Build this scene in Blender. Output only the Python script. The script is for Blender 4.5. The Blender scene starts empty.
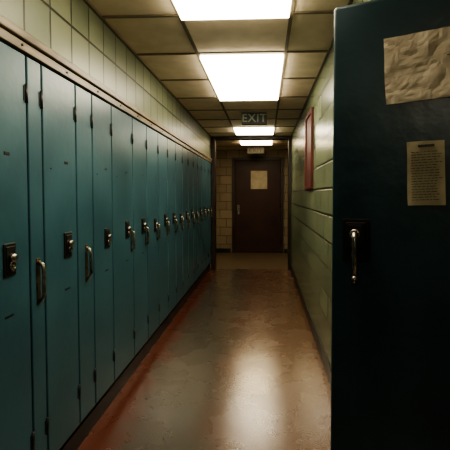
import bpy, bmesh, math, random
from mathutils import Matrix, Vector
random.seed(4)
S=bpy.context.scene
S.view_settings.view_transform='AgX'
S.view_settings.look='AgX - Medium High Contrast'
S.view_settings.exposure=0.1
COL=S.collection

def lin(c):
    return tuple(((v/255)/12.92 if v/255<=0.04045 else ((v/255+0.055)/1.055)**2.4) for v in c)+(1,)

# ---------------- materials ----------------
def newmat(name):
    m=bpy.data.materials.new(name); m.use_nodes=True
    nt=m.node_tree; b=nt.nodes['Principled BSDF']
    return m,nt,b
def paint(name,c,c2=None,rough=.4,metal=0,scale=6,bump=0.0,bscale=60,rvar=.1,spec=.5,stretch=(1,1,1),wear=None):
    m,nt,b=newmat(name); N=nt.nodes; L=nt.links
    tc=N.new('ShaderNodeTexCoord'); mp=N.new('ShaderNodeMapping'); mp.inputs['Scale'].default_value=stretch
    L.new(tc.outputs['Object'],mp.inputs[0])
    n=N.new('ShaderNodeTexNoise'); n.inputs['Scale'].default_value=scale; n.inputs['Detail'].default_value=6
    L.new(mp.outputs[0],n.inputs['Vector'])
    r=N.new('ShaderNodeValToRGB'); r.color_ramp.elements[0].position=.35; r.color_ramp.elements[1].position=.68
    if c2 is None: c2=tuple(v*.88 for v in c)
    r.color_ramp.elements[0].color=lin(c2); r.color_ramp.elements[1].color=lin(c)
    L.new(n.outputs[0],r.inputs[0]); out=r.outputs[0]
    if wear:
        m2=N.new('ShaderNodeMapping'); m2.inputs['Scale'].default_value=(1,9,2.2); m2.inputs['Rotation'].default_value=(.25,0,0); L.new(tc.outputs['Object'],m2.inputs[0])
        w=N.new('ShaderNodeTexNoise'); w.inputs['Scale'].default_value=5; w.inputs['Detail'].default_value=9; w.inputs['Roughness'].default_value=.75; L.new(m2.outputs[0],w.inputs['Vector'])
        wr=N.new('ShaderNodeMapRange'); wr.inputs['From Min'].default_value=.66; wr.inputs['From Max'].default_value=.72; L.new(w.outputs[0],wr.inputs[0])
        mx=N.new('ShaderNodeMix'); mx.data_type='RGBA'; mx.inputs['B'].default_value=lin(wear)
        ml=N.new('ShaderNodeMath'); ml.operation='MULTIPLY'; ml.inputs[1].default_value=.6; L.new(wr.outputs[0],ml.inputs[0])
        L.new(ml.outputs[0],mx.inputs['Factor']); L.new(out,mx.inputs['A']); out=mx.outputs['Result']
    L.new(out,b.inputs['Base Color'])
    mr=N.new('ShaderNodeMapRange'); mr.inputs['To Min'].default_value=rough-rvar; mr.inputs['To Max'].default_value=rough+rvar
    L.new(n.outputs[0],mr.inputs[0]); L.new(mr.outputs[0],b.inputs['Roughness'])
    b.inputs['Metallic'].default_value=metal
    b.inputs['Specular IOR Level'].default_value=spec
    if bump:
        n2=N.new('ShaderNodeTexNoise'); n2.inputs['Scale'].default_value=bscale; n2.inputs['Detail'].default_value=3
        L.new(tc.outputs['Object'],n2.inputs['Vector'])
        bp=N.new('ShaderNodeBump'); bp.inputs['Strength'].default_value=bump; bp.inputs['Distance'].default_value=.01
        L.new(n2.outputs[0],bp.inputs['Height']); L.new(bp.outputs[0],b.inputs['Normal'])
    return m
def emis(name,c,s):
    m,nt,b=newmat(name)
    b.inputs['Base Color'].default_value=lin(c); b.inputs['Emission Color'].default_value=lin(c)
    b.inputs['Emission Strength'].default_value=s; return m
def tile(name,c1,c2,cm,axes,w,h,offset,mortar=.006,rough=.35,zoff=0.):
    m,nt,b=newmat(name); N=nt.nodes; L=nt.links
    tc=N.new('ShaderNodeTexCoord'); sp=N.new('ShaderNodeSeparateXYZ'); cb=N.new('ShaderNodeCombineXYZ')
    L.new(tc.outputs['Object'],sp.inputs[0]); L.new(sp.outputs[axes[0]],cb.inputs[0])
    ad=N.new('ShaderNodeMath'); ad.inputs[1].default_value=zoff; L.new(sp.outputs[axes[1]],ad.inputs[0]); L.new(ad.outputs[0],cb.inputs[1])
    br=N.new('ShaderNodeTexBrick'); br.offset=offset; br.squash=1
    br.inputs['Scale'].default_value=1; br.inputs['Brick Width'].default_value=w; br.inputs['Row Height'].default_value=h
    br.inputs['Mortar Size'].default_value=mortar; br.inputs['Mortar Smooth'].default_value=.3
    br.inputs['Color1'].default_value=lin(c1); br.inputs['Color2'].default_value=lin(c2); br.inputs['Mortar'].default_value=lin(cm)
    L.new(cb.outputs[0],br.inputs['Vector'])
    n=N.new('ShaderNodeTexNoise'); n.inputs['Scale'].default_value=3; n.inputs['Detail'].default_value=5; L.new(tc.outputs['Object'],n.inputs['Vector'])
    mr=N.new('ShaderNodeMapRange'); mr.inputs['To Min'].default_value=.72; mr.inputs['To Max'].default_value=1.15; L.new(n.outputs[0],mr.inputs[0])
    mx=N.new('ShaderNodeVectorMath'); mx.operation='SCALE'; L.new(br.outputs['Color'],mx.inputs[0]); L.new(mr.outputs[0],mx.inputs['Scale'])
    L.new(mx.outputs[0],b.inputs['Base Color'])
    b.inputs['Roughness'].default_value=rough
    bp=N.new('ShaderNodeBump'); bp.invert=True; bp.inputs['Strength'].default_value=.8; bp.inputs['Distance'].default_value=.008
    L.new(br.outputs['Fac'],bp.inputs['Height']); L.new(bp.outputs[0],b.inputs['Normal'])
    return m

M={}
M['teal']=paint('locker_teal_paint',(55,91,101),(43,76,86),rough=.33,scale=3,bump=.08,bscale=25,rvar=.08,wear=(26,42,48))
M['teal_dark']=paint('locker_frame_teal',(16,30,34),rough=.5)
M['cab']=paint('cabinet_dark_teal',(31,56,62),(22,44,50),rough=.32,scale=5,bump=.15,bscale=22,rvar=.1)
M['black']=paint('black_metal',(16,16,17),rough=.45)
M['latch']=paint('latch_dark',(52,50,46),rough=.35,metal=.6)
M['chrome']=paint('worn_chrome',(180,174,160),(100,95,85),rough=.3,metal=1,scale=30)
M['brass']=paint('aged_steel',(140,125,100),(80,68,54),rough=.35,metal=.9,scale=30)
M['ledge']=paint('ledge_enamel',(138,124,98),(84,72,54),rough=.4,scale=5,stretch=(1,1,4))
M['wallL']=tile('green_glazed_tile',(122,128,103),(106,114,91),(44,42,32),(1,2),.2,.2,0,mortar=.007)
M['wallR']=tile('green_block_wall',(122,132,105),(102,114,90),(42,45,34),(1,2),.4,.2,.5,mortar=.010,rough=.26)
M['wallX']=tile('cream_block_wall',(140,124,98),(128,112,88),(76,64,48),(0,2),.3,.2,.5,mortar=.007,rough=.45)
M['ceil']=paint('acoustic_tile',(226,210,184),(212,196,168),rough=.9,scale=8,bump=.3,bscale=180,rvar=.05)
M['grid']=paint('ceiling_grid_metal',(112,102,82),rough=.5)
M['base']=paint('dark_vinyl_base',(24,27,26),(17,19,19),rough=.35)
M['toe']=paint('toe_kick_black',(18,17,17),(24,19,18),rough=.45)
M['frame']=paint('brown_door_frame',(48,36,28),(36,26,20),rough=.4)
M['door']=paint('maroon_door',(60,36,28),(48,28,21),rough=.45,scale=3,spec=.3)
M['paper']=paint('aged_paper',(196,184,160),(168,156,132),rough=.8,scale=7)
M['paper2']=paint('notice_paper',(172,162,132),(146,136,108),rough=.8,scale=9)
M['ink']=paint('ink',(60,58,50),rough=.8)
M['red']=paint('red_frame',(92,32,27),(70,25,21),rough=.4)
M['poster']=paint('poster_print',(96,52,46),(72,40,36),rough=.5,scale=5)
M['lamp']=emis('lamp_diffuser',(255,241,211),13.5)
M['lamp2']=emis('lamp_diffuser_warm',(255,230,182),14.0)
M['exit_txt']=paint('exit_letters',(150,170,145),rough=.5)
M['signbox']=paint('sign_box',(40,44,38),rough=.4)
M['signpale']=paint('sign_pale',(112,106,86),rough=.5)

def floor_mat():
    m,nt,b=newmat('worn_waxed_linoleum'); N=nt.nodes; L=nt.links
    tc=N.new('ShaderNodeTexCoord'); sp=N.new('ShaderNodeSeparateXYZ'); L.new(tc.outputs['Object'],sp.inputs[0])
    n=N.new('ShaderNodeTexNoise'); n.inputs['Scale'].default_value=2.2; n.inputs['Detail'].default_value=7; n.inputs['Roughness'].default_value=.6
    L.new(tc.outputs['Object'],n.inputs['Vector'])
    a=N.new('ShaderNodeMath'); a.operation='MULTIPLY_ADD'; a.inputs[1].default_value=.5; L.new(n.outputs[0],a.inputs[0]); L.new(sp.outputs[0],a.inputs[2])
    r=N.new('ShaderNodeValToRGB'); e=r.color_ramp.elements
    mr0=N.new('ShaderNodeMapRange'); mr0.inputs['From Min'].default_value=-.7; mr0.inputs['From Max'].default_value=.8; L.new(a.outputs[0],mr0.inputs[0])
    L.new(mr0.outputs[0],r.inputs[0])
    e[0].position=.04; e[0].color=lin((94,50,36)); e[1].position=1; e[1].color=lin((104,74,52))
    x=e.new(.13); x.color=lin((74,62,49)); x=e.new(.34); x.color=lin((72,64,50)); x=e.new(.5); x.color=lin((92,62,44)); x=e.new(.75); x.color=lin((104,76,53))
    # fine speckle of the sheet flooring
    n2=N.new('ShaderNodeTexNoise'); n2.inputs['Scale'].default_value=110; n2.inputs['Detail'].default_value=4; n2.inputs['Roughness'].default_value=.6
    L.new(tc.outputs['Object'],n2.inputs['Vector'])
    mr=N.new('ShaderNodeMapRange'); mr.inputs['From Min'].default_value=.35; mr.inputs['From Max'].default_value=.65; mr.inputs['To Min'].default_value=.6; mr.inputs['To Max'].default_value=1.25; L.new(n2.outputs[0],mr.inputs[0])
    vm=N.new('ShaderNodeVectorMath'); vm.operation='SCALE'; L.new(r.outputs[0],vm.inputs[0]); L.new(mr.outputs[0],vm.inputs['Scale'])
    L.new(vm.outputs[0],b.inputs['Base Color'])
    n4=N.new('ShaderNodeTexNoise'); n4.inputs['Scale'].default_value=3.0; n4.inputs['Detail'].default_value=6; n4.inputs['Roughness'].default_value=.55; L.new(tc.outputs['Object'],n4.inputs['Vector'])
    mr2=N.new('ShaderNodeMapRange'); mr2.inputs['From Min'].default_value=.3; mr2.inputs['From Max'].default_value=.7; mr2.inputs['To Min'].default_value=.22; mr2.inputs['To Max'].default_value=.32; L.new(n4.outputs[0],mr2.inputs[0])
    mr3=N.new('ShaderNodeMapRange'); mr3.inputs['From Min'].default_value=.3; mr3.inputs['From Max'].default_value=.7; mr3.inputs['To Min'].default_value=.10; mr3.inputs['To Max'].default_value=.16; L.new(n4.outputs[0],mr3.inputs[0])
    L.new(mr2.outputs[0],b.inputs['Roughness']); L.new(mr3.outputs[0],b.inputs['Coat Roughness'])
    b.inputs['Specular IOR Level'].default_value=.6
    b.inputs['Coat Weight'].default_value=1; b.inputs['Coat IOR'].default_value=1.6
    n3=N.new('ShaderNodeTexNoise'); n3.inputs['Scale'].default_value=140; n3.inputs['Detail'].default_value=3; L.new(tc.outputs['Object'],n3.inputs['Vector'])
    bp=N.new('ShaderNodeBump'); bp.inputs['Strength'].default_value=.28; bp.inputs['Distance'].default_value=.002; L.new(n3.outputs[0],bp.inputs['Height']); L.new(bp.outputs[0],b.inputs['Normal']); L.new(bp.outputs[0],b.inputs['Coat Normal'])
    return m
M['floor']=floor_mat()
M['floor2']=paint('terrazzo',(124,106,82),(40,32,24),rough=.4,scale=40)

# ---------------- builder ----------------
class B:
    def __init__(s,name): s.name=name; s.bm=bmesh.new(); s.mats=[]
    def mi(s,k):
        if k not in s.mats: s.mats.append(k)
        return s.mats.index(k)
    def _merge(s,t,k,mx=None,smooth=False):
        i=s.mi(k)
        for f in t.faces: f.material_index=i; f.smooth=smooth
        if mx: t.transform(mx)
        me=bpy.data.meshes.new('t'); t.to_mesh(me); t.free(); s.bm.from_mesh(me); bpy.data.meshes.remove(me)
    def box(s,x0,x1,y0,y1,z0,z1,k,bev=0,seg=2,mx=None):
        t=bmesh.new(); bmesh.ops.create_cube(t,size=1)
        t.transform(Matrix.Translation(((x0+x1)/2,(y0+y1)/2,(z0+z1)/2))@Matrix.Diagonal((x1-x0,y1-y0,z1-z0,1)))
        if bev: bmesh.ops.bevel(t,geom=t.edges[:],offset=bev,segments=seg,affect='EDGES',profile=.5)
        s._merge(t,k,mx); return s
    def cyl(s,c,r,l,axis,k,r2=None,seg=20,mx=None):
        t=bmesh.new(); bmesh.ops.create_cone(t,cap_ends=True,segments=seg,radius1=r,radius2=r if r2 is None else r2,depth=l)
        R={'z':Matrix(),'x':Matrix.Rotation(math.pi/2,4,'Y'),'y':Matrix.Rotation(math.pi/2,4,'X')}[axis]
        t.transform(Matrix.Translation(c)@R); s._merge(t,k,mx,True); return s
    def tube(s,pts,r,k,seg=10,mx=None,flat=1.0):
        t=bmesh.new(); rings=[]
        P=[Vector(p) for p in pts]
        for i,p in enumerate(P):
            d=(P[min(i+1,len(P)-1)]-P[max(i-1,0)]).normalized()
            u=d.cross(Vector((0,1,0.01))).normalized(); v=d.cross(u).normalized()
            rings.append([t.verts.new(p+u*math.cos(2*math.pi*j/seg)*r+v*math.sin(2*math.pi*j/seg)*r*flat) for j in range(seg)])
        for a,b in zip(rings,rings[1:]):
            for j in range(seg): t.faces.new((a[j],a[(j+1)%seg],b[(j+1)%seg],b[j]))
        t.faces.new(rings[0]); t.faces.new(rings[-1])
        bmesh.ops.recalc_face_normals(t,faces=t.faces[:])
        s._merge(t,k,mx,True); return s
    def torus(s,c,R,r,axis,k,mx=None,seg=24,n=8):
        t=bmesh.new(); g=[]
        for i in range(seg):
            a=2*math.pi*i/seg; row=[]
            for j in range(n):
                b=2*math.pi*j/n; rr=R+r*math.cos(b)
                p={'x':(r*math.sin(b),rr*math.cos(a),rr*math.sin(a)),'y':(rr*math.cos(a),r*math.sin(b),rr*math.sin(a)),'z':(rr*math.cos(a),rr*math.sin(a),r*math.sin(b))}[axis]
                row.append(t.verts.new(Vector(p)+Vector(c)))
            g.append(row)
        for i in range(seg):
            for j in range(n):
                t.faces.new((g[i][j],g[(i+1)%seg][j],g[(i+1)%seg][(j+1)%n],g[i][(j+1)%n]))
        bmesh.ops.recalc_face_normals(t,faces=t.faces[:])
        s._merge(t,k,mx,True); return s
    def sheet(s,w,h,k,amp,mx,nx=40,ny=34):
        from mathutils import noise
        t=bmesh.new(); V=[[None]*(ny+1) for _ in range(nx+1)]
        for i in range(nx+1):
            for j in range(ny+1):
                x=(i/nx-.5)*w; z=(j/ny-.5)*h
                d=amp*(abs(noise.noise(Vector((x*16,z*16,3.1))))*1.4+abs(noise.noise(Vector((x*45,z*45,1))))*.5)
                ex=0.003*noise.noise(Vector((x*9,z*9,7)))
                V[i][j]=t.verts.new((x+ex,-.002-abs(d),z+ex))
        for i in range(nx):
            for j in range(ny): t.faces.new((V[i][j],V[i+1][j],V[i+1][j+1],V[i][j+1]))
        s._merge(t,k,mx,False); return s
    def done(s,loc=(0,0,0),rotz=0,parent=None):
        me=bpy.data.meshes.new(s.name); s.bm.to_mesh(me); s.bm.free()
        for k in s.mats: me.materials.append(M[k])
        o=bpy.data.objects.new(s.name,me); COL.objects.link(o); o.location=loc; o.rotation_euler[2]=rotz
        if parent: o.parent=parent
        return o

H=1.35; XL=-.97; XR=.47; ZC=2.40; YF=7.2; YE=9.3; YB=-2.6; XA=1.2; YA=1.85
# ---------------- shell ----------------
B('floor').box(-1.5,1.3,YB-.1,YF+.05,-.1,0,'floor').box(-1.75,1.45,YF+.05,YE+.15,-.1,0,'floor2').done()
B('ceiling').box(-1.75,1.45,YB-.1,YE+.15,ZC,ZC+.1,'ceil').done()
B('wall_left').box(-1.5,XL-.005,YB,YF,1.995,ZC,'wallL').box(-1.5,-1.4,YB,YF,0,1.995,'wallL').done()
B('wall_right').box(XR,XR+.12,YA,YF,0,ZC,'wallR').done()
B('wall_alcove_end').box(XR+.12,XA+.1,YA,YA+.1,0,ZC,'wallX').done()
B('wall_alcove_right').box(XA,XA+.1,YB,YA,0,ZC,'wallR').done()
B('wall_back').box(-1.5,1.3,YB-.1,YB,0,ZC,'wallX').done()
# end wall with a real door opening
DX0,DX1,DZ=-.77,.43,2.22
B('wall_front').box(-1.7,DX0,YE,YE+.12,0,ZC,'wallX').box(DX1,1.4,YE,YE+.12,0,ZC,'wallX').box(DX0,DX1,YE,YE+.12,DZ,ZC,'wallX').done()
B('wall_vestibule_left').box(-1.7,-1.6,YF+.12,YE,0,ZC,'wallR').done()
B('wall_vestibule_right').box(1.3,1.4,YF+.12,YE,0,ZC,'wallR').done()
B('wall_portal_left').box(-1.7,XL-.01,YF,YF+.12,0,ZC,'wallX').done()
B('wall_portal_right').box(XR+.01,1.4,YF,YF+.12,0,ZC,'wallX').done()
# base trims
B('baseboard_left').box(-1.37,XL-.03,YB,YF-.02,0,.135,'toe').box(XL-.03,XL-.024,YB,YF-.02,0,.1,'toe').done()
B('baseboard_right').box(XR-.012,XR,YA,YF-.03,0,.12,'base',.004).done()
B('baseboard_front').box(-1.6,-.80,YE-.012,YE,0,.1,'base').box(.45,1.3,YE-.012,YE,0,.1,'base').done()
# ledge above lockers
t=B('trim_1'); t.box(XL-.03,XL+.022,YB,YF-.03,1.965,2.0,'ledge',.005).box(XL-.03,XL+.008,YB,YF-.03,1.925,1.962,'ledge',.003)
y=YB+.2
while y<7: t.cyl((XL+.010,y,1.944),.005,.006,'x','latch',seg=10); y+=.36
t.done()
# portal frame
B('trim_2').box(XL,XL+.075,YF-.03,YF+.13,0,ZC,'frame',.006).box(XR-.055,XR+.0,YF-.03,YF+.13,0,ZC,'frame',.006).box(XL+.075,XR-.055,YF-.03,YF+.13,ZC-.06,ZC,'frame',.006).done()
# ceiling grid (tee bars)
ys=[-2.3,-1.65,-1.0,-.35,.3,1.12,1.72,2.35,2.98,3.65,4.33,4.95,5.57,6.18,6.77]
g=B('ceiling_grid')
for x in (-.5,.15): g.box(x-.011,x+.011,YB,YF-.03,ZC-.008,ZC,'grid')
g.box(.80-.011,.80+.011,YB,YA,ZC-.008,ZC,'grid')
g.box(XL-.005,XL+.015,YB,YF-.03,ZC-.012,ZC,'grid'); g.box(XR-.018,XR,YA,YF-.03,ZC-.012,ZC,'grid')
for y in ys: g.box(XL,XR if y>YA else XA,y-.011,y+.011,ZC-.009,ZC,'grid')
for y in (7.9,8.6): g.box(-1.6,1.3,y-.011,y+.011,ZC-.008,ZC,'grid')
g.done()
# ceiling lights: troffers, lens drop added so its glowing sides brighten the ceiling
def troffer(x0,x1,y0,y1,k='lamp'):
    b=B('fluorescent_ceiling_light'); w=.014
    b.box(x0,x1,y0,y1,ZC-.010,ZC-.001,'grid',.002)
    b.box(x0+w,x1-w,y0+w,y1-w,ZC-.042,ZC-.0095,k,.008); b.done()
troffer(-.5,.15,1.13,2.35); troffer(-.5,.15,2.98,4.33); troffer(-.5,.15,6.18,6.77); troffer(-.5,.15,7.55,8.15,'lamp2')
troffer(-.5,.15,-1.65,-1.0)  # unseen lamp added behind the camera to light the cabinet face

# ---------------- lockers ----------------
seams=[-2.58,-2.22,-1.86,-1.5,-1.14,-.78,-.42,-.06,.26,.58,.90,1.20,1.60,1.71,2.02,2.215,2.50,2.90,3.25,3.60]
y=3.60
while y+.36<7.17: y+=.355; seams.append(y)
for i,(a,b) in enumerate(zip(seams,seams[1:])):
    a+=.002; b-=.002; w=b-a; l=B('locker')
    l.box(-1.36,XL-.022,a,b,.14,1.92,'teal_dark')
    l.box(XL-.022,XL,a+.004,b-.004,.145,1.915,'teal',.004,2)
    for z in (1.76,.32):
        l.cyl((XL+.002,b-.006,z),.007,.075,'z','black',seg=12)
        l.box(XL-.001,XL+.002,b-.022,b-.008,z-.03,z+.03,'black')
    x=XL
    if w<.24:
        yy=(a+b)/2+.0; hz=.98
        l.box(x,x+.004,yy-.013,yy+.013,hz-.10,hz+.10,'brass',.0015)
        l.tube([(x+.003,yy,hz-.085),(x+.02,yy,hz-.075),(x+.026,yy,hz-.05),(x+.026,yy,hz+.05),(x+.02,yy,hz+.075),(x+.003,yy,hz+.085)],.008,'chrome')
    else:
        yy=a+w*.66; hz=1.085 + (0.02 if i%3 else 0)
        l.box(x,x+.006,yy-.036,yy+.036,hz-.062,hz+.062,'latch',.003)
        l.box(x+.006,x+.010,yy-.026,yy+.026,hz-.05,hz+.05,'black',.002)
        l.cyl((x+.017,yy,hz+.008),.017,.018,'x','chrome',r2=.014)
        l.torus((x+.016,yy,hz-.022),.015,.0035,'x','chrome')
        l.box(x+.008,x+.02,yy-.006,yy+.006,hz-.045,hz-.02,'chrome',.002)
        if b>2.6:
            yh=b-.045; z2=1.02
            l.box(x,x+.004,yh-.012,yh+.012,z2-.085,z2+.085,'chrome',.0015)
            l.tube([(x+.003,yh,z2-.07),(x+.02,yh,z2-.06),(x+.024,yh,z2),(x+.02,yh,z2+.06),(x+.003,yh,z2+.07)],.008,'chrome')
        l.box(x,x+.0015,yy-.03,yy+.02,.885,.893,'black')
        l.cyl((x+.001,a+w*.2,1.47),.004,.003,'x','black',seg=8)
        l.box(x,x+.002,yy-.016,yy+.016,1.50,1.513,'latch',.0008)
    l.done()

# ---------------- tall cabinet on the right ----------------
ang=-math.radians(21)
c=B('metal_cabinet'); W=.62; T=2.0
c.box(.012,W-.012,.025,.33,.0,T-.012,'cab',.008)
c.box(0,W,0,.026,.02,T,'cab',.012,4)
for z in (.35,1.0,1.7): c.cyl((W-.006,-.002,z),.009,.09,'z','black',seg=12)
lx=.084; lz=1.197
c.box(lx-.046,lx+.046,-.007,0,lz-.076,lz+.072,'latch',.004)
c.box(lx-.033,lx+.033,-.020,-.006,lz-.030,lz+.060,'latch',.004)
c.box(lx-.024,lx+.024,-.023,-.019,lz-.020,lz+.052,'black',.002)
c.cyl((lx+.0,-.026,lz+.018),.018,.012,'y','latch',r2=.015)
c.torus((lx,-.032,lz+.020),.014,.004,'y','chrome')
c.tube([(lx,-.034,lz+.026),(lx,-.042,lz-.0),(lx,-.040,lz-.045),(lx+.001,-.030,lz-.085),(lx+.001,-.024,lz-.130)],.0085,'chrome',flat=.6)
c.cyl((lx+.001,-.024,lz-.134),.0105,.022,'z','chrome')
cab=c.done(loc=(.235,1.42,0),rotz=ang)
def onface(rot=0): return Matrix.Rotation(rot,4,'Y')
def place(o,x,z):
    m=Matrix.Translation((.235,1.42,0))@Matrix.Rotation(ang,4,'Z')
    o.location=m@Vector((x,-.0015,z)); o.rotation_euler[2]=ang
R=onface(math.radians(-3))
p=B('crumpled_paper'); p.sheet(.33,.215,'paper',.006,R)
for (x0,z0) in ((.035,.035),(.02,.02),(.05,.005)):
    x=x0
    for k in range(3):
        wl=random.uniform(.008,.02); p.box(x,x+wl,-.0105,-.0098,z0-.0012,z0+.0012,'ink',mx=R); x+=wl+.004
place(p.done(),.335,1.762)
R=onface(math.radians(-2))
n=B('printed_notice'); n.sheet(.112,.205,'paper2',.0012,R,12,16)
zz=.085; n.box(-.022,.026,-.0062,-.005,zz-.002,zz+.006,'ink',mx=R); zz-=.017
while zz>-.09:
    x0=-.044; e=random.uniform(.02,.046)
    while x0<e:
        wl=random.uniform(.006,.018); n.box(x0,min(x0+wl,.047),-.0060,-.0050,zz-.0009,zz+.0009,'ink',mx=R); x0+=wl+.003
    zz-=.0085
place(n.done(),.300,1.42)

# ---------------- exit signs ----------------
def exit_sign(x,y,zc,w,h,face,txt):
    e=B('exit_sign')
    e.box(-w/2,w/2,-.03,.03,-h/2,h/2,'signbox',.006)
    e.box(-w/2+.010,w/2-.010,-.033,-.028,-h/2+.010,h/2-.010,face,.001)
    for sx in (-.08,.08): e.cyl((sx,0,h/2+(ZC-zc-h/2)/2),.006,max(.004,ZC-zc-h/2),'z','grid')
    o=e.done(loc=(x,y,zc))
    cu=bpy.data.curves.new('letters','FONT'); cu.body='EXIT'; cu.size=h*.95; cu.align_x='CENTER'; cu.align_y='CENTER'; cu.extrude=.002; cu.space_character=1.1; cu.offset=.002
    tx=bpy.data.objects.new('tmp',cu); COL.objects.link(tx)
    dg=bpy.context.evaluated_depsgraph_get(); me=bpy.data.meshes.new_from_object(tx.evaluated_get(dg)); bpy.data.objects.remove(tx)
    me.transform(Matrix.Rotation(math.pi/2,4,'X')); me.materials.clear(); me.materials.append(M[txt])
    lt=bpy.data.objects.new('letters',me); COL.objects.link(lt); lt.parent=o; lt.location=(0,-.036,-.0)
exit_sign(-.14,5.15,2.322,.32,.15,'black','exit_txt')
exit_sign(-.20,8.6,2.30,.37,.14,'signpale','black')

# ---------------- framed poster ----------------
f=B('framed_poster'); y0,y1,z0,z1=3.92,4.5,1.41,2.20
f.box(XR-.012,XR-.002,y0+.02,y1-.02,z0+.02,z1-.02,'poster')
for a in ((y0,y0+.035,z0,z1),(y1-.035,y1,z0,z1),(y0+.035,y1-.035,z0,z0+.035),(y0+.035,y1-.035,z1-.035,z1)):
    f.box(XR-.028,XR-.001,a[0],a[1],a[2],a[3],'red',.004)
f.done()

# ---------------- end door ----------------
d=B('door_1'); x0,x1=-.70,.36; zt=2.16
d.box(DX0+.001,x0,YE-.02,YE+.11,0.001,DZ-.001,'frame',.005).box(x1,DX1-.001,YE-.02,YE+.11,0.001,DZ-.001,'frame',.005).box(x0,x1,YE-.02,YE+.11,zt,DZ-.001,'frame',.005)
d.box(x0+.004,x1-.004,YE+.0,YE+.045,.008,zt-.004,'door',.004)
d.box(x0+.05,x0+.11,YE-.006,YE+.001,.90,1.12,'chrome',.003)
d.cyl((x0+.08,YE-.025,1.0),.012,.05,'y','chrome').cyl((x0+.08,YE-.055,1.0),.028,.035,'y','chrome',r2=.022)
d.cyl((x0+.08,YE-.01,1.09),.014,.02,'y','chrome')
for z in (.25,1.1,1.9): d.cyl((x1-.002,YE-.005,z),.009,.1,'z','black')
d.done()
q=B('door_notice'); q.box(-.19,.19,-.003,0,-.21,.21,'paper',.001); q.done(loc=(-.14,YE-.001,1.70))

# ---------------- camera ----------------
cd=bpy.data.cameras.new('camera'); cam=bpy.data.objects.new('camera',cd); COL.objects.link(cam)
cd.sensor_width=36; cd.lens=400/450*36; cd.clip_start=.02
cam.location=(0,0,H)
cam.rotation_euler=(math.pi/2-math.atan(15/400),0,math.atan(20/400))
cd.shift_x=-20/450; cd.shift_y=-15/450
S.camera=cam
w=bpy.data.worlds.new('world'); S.world=w; w.use_nodes=True
w.node_tree.nodes['Background'].inputs[0].default_value=(.5,.5,.45,1); w.node_tree.nodes['Background'].inputs[1].default_value=.05
